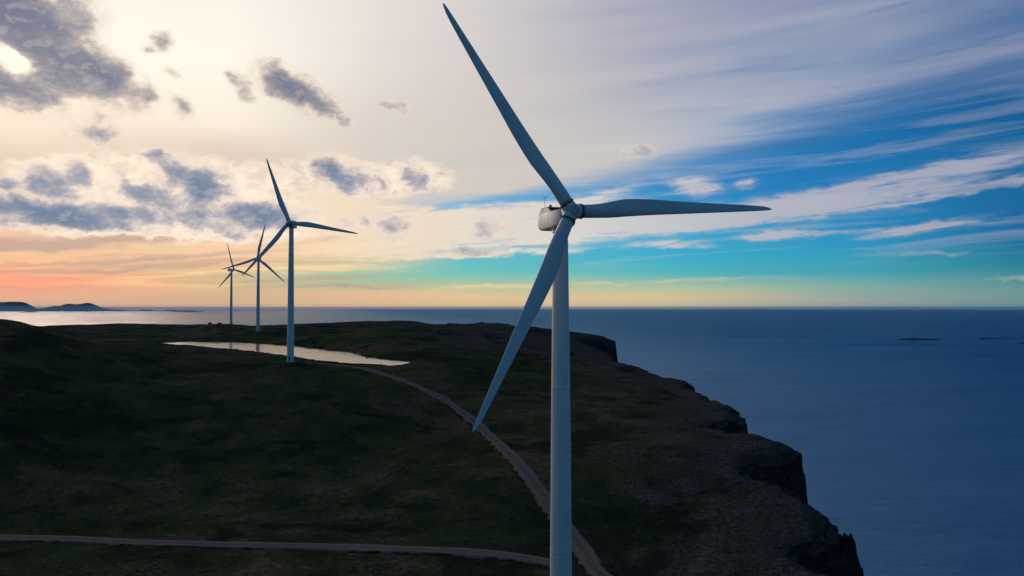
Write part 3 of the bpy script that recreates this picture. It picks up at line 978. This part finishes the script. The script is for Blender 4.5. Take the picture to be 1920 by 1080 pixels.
def loft(bm, sections):
    rows = [[bm.verts.new(p) for p in s] for s in sections]
    m = len(rows[0])
    for a, b in zip(rows[:-1], rows[1:]):
        for i in range(m):
            bm.faces.new((a[i], a[(i + 1) % m], b[(i + 1) % m], b[i]))
    bm.faces.new(rows[0])
    bm.faces.new(rows[-1][::-1])


TILT = math.radians(5)
NAX = Vector((0, -math.cos(TILT), math.sin(TILT)))       # rotor axis, pointing upwind
E1 = Vector((1, 0, 0))
E2 = Vector((0, math.sin(TILT), math.cos(TILT)))
HUBC = Vector((0, -OVER, HUB_H))


def me_tower():
    bm = bmesh.new()
    prof = [(0.0, 2.02), (0.25, 2.02), (0.25, 1.98), (0.7, 1.976), (21.6, 1.864), (22, 1.86), (22.04, 1.872), (22.2, 1.872), (22.24, 1.858), (22.7, 1.854), (49.6, 1.623), (50, 1.62), (50.04, 1.632), (50.2, 1.632), (50.24, 1.618), (50.7, 1.614), (76.3, 1.305), (76.8, 1.30), (76.85, 1.42), (77.4, 1.42)]
    seg = 64
    rows = []
    for z, r in prof:
        rows.append([bm.verts.new((r * math.cos(2 * math.pi * i / seg), r * math.sin(2 * math.pi * i / seg), z)) for i in range(seg)])
    for a, b in zip(rows[:-1], rows[1:]):
        for i in range(seg):
            bm.faces.new((a[i], a[(i + 1) % seg], b[(i + 1) % seg], b[i]))
    bm.faces.new(rows[0][::-1]); bm.faces.new(rows[-1])
    return from_bm('tower', bm, True, 20)


def me_base():
    bm = bmesh.new()
    bm_tube(bm, (0, 0, -1.6), (0, 0, 0.18), 3.1, 2.9, 48)
    return from_bm('foundation', bm, True, 40)


def me_door():
    bm = bmesh.new()
    n = 10
    fr, bk = [], []
    out = []
    for k in range(n + 1):
        a = math.pi * k / n
        out.append((0.45 * math.cos(a), 3.0 + 0.45 * math.sin(a)))
    out = [(0.45, 1.1)] + out + [(-0.45, 1.1)]
    rows = []
    for yy in (-1.85, -2.06):
        rows.append([bm.verts.new((x, yy, z)) for x, z in out])
    m = len(out)
    bm.faces.new(rows[0]); bm.faces.new(rows[1][::-1])
    for i in range(m):
        bm.faces.new((rows[0][i], rows[0][(i + 1) % m], rows[1][(i + 1) % m], rows[1][i]))
    return from_bm('door', bm, False)


def me_steps():
    bm = bmesh.new()
    for k in range(5):
        bm_box(bm, (0, -2.25 - 0.28 * (4 - k), 0.2 + 0.2 * k), (1.0, 0.27, 0.05))
    for s in (-0.52, 0.52):
        bm_tube(bm, (s, -3.5, 0.1), (s, -2.1, 1.1), 0.03, seg=8)
        bm_tube(bm, (s, -3.5, 1.1), (s, -2.1, 2.1), 0.025, seg=8)
        bm_tube(bm, (s, -3.4, 0.15), (s, -3.4, 1.15), 0.025, seg=8)
    return from_bm('steps', bm, False)


def me_nacelle():
    bm = bmesh.new()
    secs = []
    for y, hw, zb, zt, rc in [(-3.35, 1.15, 78.75, 81.25, 0.9), (-3.2, 1.45, 78.5, 81.6, 0.8), (-2.5, 1.62, 78.2, 81.85, 0.5), (0, 1.70, 78.02, 81.95, 0.4), (4.2, 1.70, 78.02, 82.0, 0.4), (5.6, 1.68, 78.12, 81.95, 0.4),
                               (6.6, 1.60, 78.45, 81.65, 0.45), (7.1, 1.45, 78.8, 81.2, 0.5), (7.25, 1.2, 79.1, 80.9, 0.5)]:
        zb, zt = 77.6 + (zb - 78.02) * 0.80, 77.6 + (zt - 78.02) * 0.80
        secs.append([(x, y, z) for x, z in ring_section(hw, zb, zt, 8, rc)])
    loft(bm, secs)
    return from_bm('nacelle', bm, True, 35)


def me_hood():
    # raised cooler hood over the rear of the roof: side cheeks, lid and back, open towards the rotor
    bm = bmesh.new()
    def wedge(x0, x1):
        pr = [(1.0, 81.9), (2.4, 82.75), (5.6, 82.75), (6.9, 81.55), (6.4, 81.4), (1.0, 81.6)]
        a = [bm.verts.new((x0, y, z)) for y, z in pr]
        b = [bm.verts.new((x1, y, z)) for y, z in pr]
        bm.faces.new(a); bm.faces.new(b[::-1])
        for i in range(len(pr)):
            j = (i + 1) % len(pr)
            bm.faces.new((a[i], a[j], b[j], b[i]))
    wedge(-1.5, -1.28); wedge(1.28, 1.5)
    bm_box(bm, (0, 4.1, 82.83), (3.0, 3.2, 0.14), 0.04)
    vs = bm_box(bm, (0, 0, 0), (2.52, 0.16, 1.75))
    bmesh.ops.rotate(bm, verts=vs, cent=(0, 0, 0), matrix=Matrix.Rotation(math.radians(47), 3, 'X'))
    bmesh.ops.translate(bm, verts=vs, vec=(0, 6.15, 82.15))
    bmesh.ops.translate(bm, verts=bm.verts, vec=(0, 0, -1.2))
    return from_bm('cooler_hood', bm, False)


def me_vent():
    bm = bmesh.new()
    bm_box(bm, (0, 2.62, 82.35), (2.52, 0.1, 0.8))
    for k in range(6):
        bm_box(bm, (-1.05 + 0.42 * k, 2.53, 82.35), (0.05, 0.08, 0.78))
    bmesh.ops.translate(bm, verts=bm.verts, vec=(0, 0, -1.2))
    return from_bm('radiator', bm, False)


def me_vane():
    bm = bmesh.new()
    bm_tube(bm, (-1.15, 4.6, 82.85), (-1.15, 4.6, 84.9), 0.035, 0.03, 8)
    bm_tube(bm, (-1.55, 4.6, 84.7), (-0.75, 4.6, 84.7), 0.025, seg=8)
    bm_box(bm, (-1.55, 4.75, 84.92), (0.03, 0.5, 0.3))
    bm_tube(bm, (-1.55, 4.6, 84.7), (-1.55, 4.6, 84.95), 0.025, seg=8)
    for k in range(3):
        a = 2 * math.pi * k / 3
        bm_box(bm, (-0.75 + 0.16 * math.cos(a), 4.6 + 0.16 * math.sin(a), 84.9), (0.1, 0.1, 0.1))
    bm_tube(bm, (-0.75, 4.6, 84.7), (-0.75, 4.6, 84.9), 0.025, seg=8)
    bmesh.ops.translate(bm, verts=bm.verts, vec=(0, 0, -1.2))
    return from_bm('wind_vane', bm, False)


def me_rod():
    bm = bmesh.new()
    bm_tube(bm, (1.2, 4.4, 82.85), (1.2, 4.4, 84.4), 0.03, 0.012, 8)
    bmesh.ops.translate(bm, verts=bm.verts, vec=(0, 0, -1.2))
    return from_bm('lightning_rod', bm, False)


def me_beacon():
    bm = bmesh.new()
    bm_tube(bm, (-0.1, 4.4, 82.88), (-0.1, 4.4, 83.05), 0.12, 0.12, 12)
    bm_tube(bm, (-0.1, 4.4, 83.05), (-0.1, 4.4, 83.5), 0.24, 0.20, 16)
    bmesh.ops.translate(bm, verts=bm.verts, vec=(0, 0, -1.2))
    return from_bm('beacon', bm, True)


def me_neck():
    bm = bmesh.new()
    bm_tube(bm, (0, 0, 77.35), (0, 0, 77.75), 1.5, 1.55, 40)
    return from_bm('yaw_ring', bm, True)


# the hub is modelled around its own centre in the rotor frame: X, Z in the rotor plane, -Y upwind
def me_hub():
    bm = bmesh.new()
    bmesh.ops.create_uvsphere(bm, u_segments=40, v_segments=24, radius=1.0, matrix=Matrix.Diagonal((1.52, 1.38, 1.52, 1.0)))
    for k in range(3):
        a = 2 * math.pi * k / 3
        r = Vector((math.cos(a), 0, math.sin(a)))
        bm_tube(bm, r * 0.55, r * 1.52, 1.30, 1.17, 40)
    bm_tube(bm, (0, 0.2, 0), (0, 1.8, 0), 1.42, 1.25, 40)
    bm_tube(bm, (0, -1.20, 0), (0, -1.44, 0), 0.82, 0.76, 40)
    return from_bm('hub', bm, True, 35)


def me_hatch():
    bm = bmesh.new()
    bm_torus(bm, (0, -1.445, 0), (0, -1, 0), 0.66, 0.055, 40, 8)
    bm_torus(bm, (0, -1.445, 0), (0, -1, 0), 0.27, 0.05, 28, 8)
    bm_tube(bm, (0.17, -1.43, -0.17), (0.36, -1.47, -0.36), 0.05, seg=8)
    for k in range(12):
        a = 2 * math.pi * k / 12
        bm_tube(bm, (0.49 * math.cos(a), -1.43, 0.49 * math.sin(a)), (0.49 * math.cos(a), -1.47, 0.49 * math.sin(a)), 0.03, seg=6)
    return from_bm('hub_hatch', bm, True)


def me_cmark():
    bm = bmesh.new()
    pts = []
    for k in range(13):
        a = math.radians(50 + 260 * k / 12)
        pts.append(Vector((-1.06 + 0.17 * math.cos(a), 0, 0.02 + 0.17 * math.sin(a))))
    for p, q in zip(pts[:-1], pts[1:]):
        def on(v):
            return Vector((v.x, -1.38 * math.sqrt(max(0, 1 - (v.x / 1.52) ** 2 - (v.z / 1.52) ** 2)) - 0.01, v.z))
        bm_tube(bm, on(p), on(q), 0.055, seg=8)
    return from_bm('hub_emblem', bm, True)


def me_blade():
    # local Z along the blade, +X leading edge, Y along the rotor axis
    st = [(1.45, 2.26, 1.0, 0.0, 12), (2.2, 2.26, 1.0, 0.0, 12), (3.6, 2.30, 0.94, 0.06, 12), (5.0, 2.42, 0.80, 0.14, 12), (6.8, 2.68, 0.60, 0.20, 11), (8.6, 2.92, 0.45, 0.24, 9.5), (10.2, 3.02, 0.37, 0.26, 8), (12.5, 2.92, 0.30, 0.27, 6),
          (16, 2.68, 0.25, 0.29, 4), (20, 2.32, 0.22, 0.28, 2.5), (25, 1.92, 0.20, 0.27, 1.2), (30, 1.54, 0.18, 0.27, 0.4), (34, 1.24, 0.17, 0.27, 0), (36.8, 1.00, 0.16, 0.26, 0), (38.4, 0.78, 0.15, 0.24, 0), (39.4, 0.48, 0.15, 0.18, 0), (39.85, 0.22, 0.16, 0.1, 0), (40.0, 0.05, 0.2, 0.0, 0)]
    bm = bmesh.new()
    secs = []
    m = 36
    for z, c, th, off, tw in st:
        w = min(1.0, max(0.0, (th - 0.35) / 0.65)) ** 0.7       # 1 = round root, 0 = airfoil
        ring = []
        tw = math.radians(tw + 2)
        for k in range(m):
            a = 2 * math.pi * k / m
            xc = 0.5 * (1 + math.cos(a))
            yc = 5 * th * (0.2969 * math.sqrt(xc) - 0.126 * xc - 0.3516 * xc ** 2 + 0.2843 * xc ** 3 - 0.1036 * xc ** 4)
            # airfoil: leading edge at xc=0
            ax = (0.5 - xc)
            ay = (yc if math.sin(a) >= 0 else -yc * 0.8)
            cx_, cy_ = -0.5 * math.cos(a), 0.5 * th * math.sin(a)
            x = (ax * (1 - w) + cx_ * w) * c - off * (1 - w) * c * 0.75
            y = (ay * (1 - w) + cy_ * w) * c
            pre = -0.00035 * max(0, z - 4) ** 2       # slight upwind bend
            ring.append((x * math.cos(tw) - y * math.sin(tw), x * math.sin(tw) + y * math.cos(tw) + pre, z))
        secs.append(ring)
    loft(bm, secs)
    return from_bm('blade', bm, True, 60)


def me_collar():
    bm = bmesh.new()
    bm_torus(bm, (0, 0, 1.60), (0, 0, 1), 1.20, 0.13, 44, 10)
    bm_torus(bm, (0, 0, 1.92), (0, 0, 1), 1.145, 0.05, 44, 8)
    return from_bm('root_collar', bm, True)


TM = dict(tower=me_tower(), foundation=me_base(), door=me_door(), steps=me_steps(), nacelle=me_nacelle(), cooler_hood=me_hood(), radiator=me_vent(), wind_vane=me_vane(), lightning_rod=me_rod(),
          beacon=me_beacon(), yaw_ring=me_neck(), hub=me_hub(), hub_hatch=me_hatch(), hub_emblem=me_cmark(), blade=me_blade(), root_collar=me_collar())
HUB_M = Matrix(((E1.x, -NAX.x, E2.x), (E1.y, -NAX.y, E2.y), (E1.z, -NAX.z, E2.z))).to_4x4()      # columns: rotor X, downwind, rotor Z

T_LABEL = ['largest wind turbine, in the foreground, its tower running out of the bottom of the photo',
           'wind turbine on the near shore of the small lake, beside a dark kiosk',
           'wind turbine standing just beyond the far shore of the lake, second from the left',
           'farthest and smallest wind turbine, standing on the ridge line, turned sideways with its nacelle showing']


def turbine(i):
    (hx, hy, hz), yaw, th = TURB[i]
    root = thing('wind_turbine', T_LABEL[i], 'wind turbine', tuple(BASES[i]), math.radians(yaw), 'wind turbines along the headland')
    tw = link('tower', TM['tower'], M_TOWER, root)
    link('foundation', TM['foundation'], M_CONC, root)
    d = link('door', TM['door'], M_MARK, tw)
    s = link('steps', TM['steps'], M_METAL, tw)
    for o in (d, s):
        o.rotation_euler = (0, 0, math.radians(-4))
    nc = link('nacelle', TM['nacelle'], M_NAC, root)
    for nm, mt in (('cooler_hood', M_NAC), ('radiator', M_VENT), ('wind_vane', M_METAL), ('lightning_rod', M_METAL), ('beacon', M_VENT), ('yaw_ring', M_METAL)):
        link(nm, TM[nm], mt, nc)
    t = math.radians(th)
    hub = link('hub', TM['hub'], M_NAC, root)
    # a turn by t about the upwind axis carries rotor X towards rotor Z
    spin = Matrix.Rotation(-t, 4, 'Y')
    hub.matrix_local = Matrix.Translation(HUBC) @ HUB_M @ spin
    h1 = link('hub_hatch', TM['hub_hatch'], M_MARK, hub)
    h2 = link('hub_emblem', TM['hub_emblem'], M_MARK, hub)
    for k in range(3):
        a = t + 2 * math.pi * k / 3
        r = E1 * math.cos(a) + E2 * math.sin(a)
        yb = -NAX
        xb = yb.cross(r)
        mtx = Matrix(((xb.x, yb.x, r.x), (xb.y, yb.y, r.y), (xb.z, yb.z, r.z))).to_4x4()
        b = link('blade', TM['blade'], M_BLADE, root)
        b.matrix_local = Matrix.Translation(HUBC) @ mtx
        link('root_collar', TM['root_collar'], M_DARK, b)
    return root


for i in range(4):
    turbine(i)


# ------------------------------------------------------------------ small things on the headland
def gz(x, y):
    return float(h_ground(np.array([x]), np.array([y]))[0])


# transformer kiosk beside the lakeside turbine
kx, ky = survey(565, 680)
kt = thing('transformer_kiosk', 'dark low transformer kiosk beside the foot of the lakeside wind turbine', 'kiosk', (kx, ky, gz(kx, ky) - 0.1), math.radians(14))
bm = bmesh.new(); bm_box(bm, (0, 0, 1.0), (3.6, 2.6, 2.0), 0.05)
link('cabinet', from_bm('cabinet', bm), M_KIOSK, kt)
bm = bmesh.new()
loft(bm, [[(-2.0, -1.5, 2.0), (2.0, -1.5, 2.0), (2.0, -1.5, 2.12), (0, -1.5, 2.5), (-2.0, -1.5, 2.12)], [(-2.0, 1.5, 2.0), (2.0, 1.5, 2.0), (2.0, 1.5, 2.12), (0, 1.5, 2.5), (-2.0, 1.5, 2.12)]])
link('roof', from_bm('roof', bm), M_KIOSK, kt)
for s in (-0.75, 0.75):
    bm = bmesh.new(); bm_box(bm, (s, -1.32, 1.0), (1.35, 0.06, 1.7), 0.015)
    dd = link('door', from_bm('door', bm), M_MARK, kt)
    bm = bmesh.new(); bm_tube(bm, (s * 0.25, -1.38, 0.9), (s * 0.25, -1.38, 1.15), 0.03, seg=8)
    link('handle', from_bm('handle', bm), M_METAL, dd)


def hut(label, px, py, w, l, h, mat, rz, round_roof):
    x, y = survey(px, py)
    t = thing('hut', label, 'hut', (x, y, gz(x, y) - 0.3), math.radians(rz))
    bm = bmesh.new(); bm_box(bm, (0, 0, h * 0.35 + 0.15), (w, l, h * 0.7 + 0.3), 0.03)
    link('wall', from_bm('wall', bm), mat, t)
    n = 10 if round_roof else 2
    arc = [(-(w / 2 + 0.25) * math.cos(math.pi * k / n), h * 0.7 + 0.3 + (h * 0.42) * math.sin(math.pi * k / n)) for k in range(n + 1)]
    bm = bmesh.new()
    loft(bm, [[(a, -l / 2 - 0.2, b) for a, b in arc], [(a, l / 2 + 0.2, b) for a, b in arc]])
    link('roof', from_bm('roof', bm), mat, t)
    bm = bmesh.new(); bm_box(bm, (0, -l / 2 - 0.03, 1.0), (0.9, 0.08, 1.9))
    link('door', from_bm('door', bm), M_KIOSK, t)


hut('small grey rounded hut at the far end of the thin gravel track', 393.5, 608.6, 4.6, 5.0, 3.4, M_HUTG, 20, True)
hut('small reddish brown hut on the ridge between the track end and the farthest turbine', 412, 609.0, 5.2, 4.2, 3.0, M_HUTR, -15, False)

# marker posts along the road by the lake
for px, py, hgt, lab in [(595, 683, 1.7, 'short dark marker post at the roadside just right of the kiosk'), (713, 685.5, 1.5, 'dark marker post on the near lake shore towards its right end'),
                         (715, 697, 1.8, 'lone marker post in the grass between the lake tip and the road')]:
    x, y = survey(px, py)
    t = thing('marker_post', lab, 'post', (x, y, gz(x, y) - 0.2), 0.3, 'marker posts by the lake road')
    bm = bmesh.new(); bm_tube(bm, (0, 0, 0), (0, 0, hgt), 0.16, 0.13, 12)
    link('post', from_bm('post', bm, True), M_KIOSK, t)
    bm = bmesh.new(); bm_tube(bm, (0, 0, hgt), (0, 0, hgt + 0.3), 0.19, 0.10, 12)
    link('cap', from_bm('cap', bm, True), M_STONE if py > 690 else M_KIOSK, t)

# boat far out
bd = CH * F / (621.6 - HZ)
bx = (1343 - 960) / F * bd
bt = thing('fishing_boat', 'tiny dark fishing boat alone far out on the blue sea', 'boat', (bx, bd, 0), math.radians(8))
bm = bmesh.new()
secs = []
for x, hw, zk, zd in [(-11, 2.6, 0.2, 2.2), (-9, 3.1, -0.8, 2.2), (0, 3.4, -1.2, 2.0), (6, 2.8, -1.0, 2.6), (9.5, 1.4, -0.4, 3.4), (11.5, 0.15, 1.2, 4.0)]:
    secs.append([(x, -hw, zd), (x, -hw * 0.85, zk * 0.3), (x, 0, zk), (x, hw * 0.85, zk * 0.3), (x, hw, zd)])
loft(bm, secs)
link('hull', from_bm('hull', bm), M_HULL, bt)
bm = bmesh.new(); bm_box(bm, (3.5, 0, 4.4), (4.6, 4.2, 4.0), 0.2)
wh = link('wheelhouse', from_bm('wheelhouse', bm), M_HULL, bt)
bm = bmesh.new(); bm_box(bm, (5.82, 0, 5.3), (0.08, 3.6, 1.0))
link('window', from_bm('window', bm), M_VENT, wh)
bm = bmesh.new(); bm_tube(bm, (2.0, 0, 6.3), (2.0, 0, 11), 0.18, 0.1, 8); bm_tube(bm, (-6, 0, 2), (-6, 0, 8), 0.15, 0.1, 8); bm_tube(bm, (-6, 0, 7.5), (1.9, 0, 6.6), 0.1, seg=8)
link('mast', from_bm('mast', bm), M_HULL, bt)
bm = bmesh.new(); bm_box(bm, (-9.0, 0, 3.4), (4.5, 4.6, 2.6), 0.2)
link('deck_house', from_bm('deck_house', bm), M_WHITE, bt)


# ------------------------------------------------------------------ ground cover: stones and heath tufts (nobody could count them)
def scatter(name, n, gen, mat, proto_v, proto_f, size, flat, smooth=True):
    xs, ys = gen(n)
    h, rock, heath, sl, sc = h_ground(xs, ys, True)
    dr = np.minimum(d_line(xs, ys, thin_line(R1, 4)), np.minimum(d_line(xs, ys, thin_line(R2, 4)), d_line(xs, ys, thin_line(R3, 4))))
    ok = (sl > 4) & (sc < -1.5) & (dr > 3.1)
    xs, ys, h = xs[ok], ys[ok], h[ok]
    n = len(xs)
    s = size(n)
    ang = rng.uniform(0, 6.283, n)
    pv = proto_v[None] * (1 + rng.normal(0, 0.18, (n, len(proto_v), 1)))
    ca, sa_ = np.cos(ang)[:, None], np.sin(ang)[:, None]
    sx = s[:, None] * rng.uniform(0.8, 1.4, (n, 1))
    px_ = pv[..., 0] * sx; py_ = pv[..., 1] * s[:, None]
    V = np.stack([px_ * ca - py_ * sa_ + xs[:, None], px_ * sa_ + py_ * ca + ys[:, None], pv[..., 2] * s[:, None] * flat + h[:, None] - 0.1 * s[:, None]], -1)
    Fc = (proto_f[None] + (np.arange(n) * len(proto_v))[:, None, None]).reshape(-1, proto_f.shape[1])
    me = from_np(name, V.reshape(-1, 3), Fc, smooth)
    o = link(name, me, mat)
    o['kind'] = 'stuff'
    return o


_b = bmesh.new()
bmesh.ops.create_icosphere(_b, subdivisions=1, radius=1.0)
_b.verts.ensure_lookup_table()
ICO_V = np.array([v.co[:] for v in _b.verts]); ICO_F = np.array([[v.index for v in f.verts] for f in _b.faces]); _b.free()


def near_field(n):
    r = np.exp(rng.uniform(math.log(150), math.log(620), n))
    a = np.radians(rng.uniform(-38, 30, n))
    return np.sin(a) * r, np.cos(a) * r


def clumped(n):
    x, y = near_field(n * 3)
    k = fbm(x / 18, y / 18, 77, 4) + rng.normal(0, 0.25, len(x)) > 0.1
    return x[k][:n], y[k][:n]


scatter('heath_tufts', 30000, clumped, M_TUFT, ICO_V, ICO_F, lambda n: rng.uniform(0.10, 0.40, n), 0.5)
scatter('stones', 900, near_field, M_STONE, ICO_V, ICO_F, lambda n: np.exp(rng.normal(-1.7, 0.45, n)), 0.6, False)


def knoll(n):
    return rng.uniform(-95, 30, n), rng.uniform(690, 800, n)


scatter('stones', 140, knoll, M_STONE, ICO_V, ICO_F, lambda n: np.exp(rng.normal(-0.35, 0.5, n)), 0.7, False)


# ------------------------------------------------------------------ the air
def build_haze(density):
    bm = bmesh.new()
    bm_box(bm, (0, 0, (380.0 - 14.0) / 2), (SEA_R * 2.02, SEA_R * 2.02, 380.0 + 14.0))
    m = bpy.data.materials.new('sea_haze')
    m.use_nodes = True
    t = m.node_tree
    t.nodes.clear()
    o = t.nodes.new('ShaderNodeOutputMaterial')
    v = t.nodes.new('ShaderNodeVolumePrincipled')
    v.inputs['Color'].default_value = (0.20, 0.50, 0.88, 1)
    v.inputs['Density'].default_value = density
    v.inputs['Anisotropy'].default_value = 0.2
    t.links.new(v.outputs[0], o.inputs['Volume'])
    h = link('haze', from_bm('haze', bm), m)
    h['kind'] = 'stuff'


build_haze(1.0e-5)
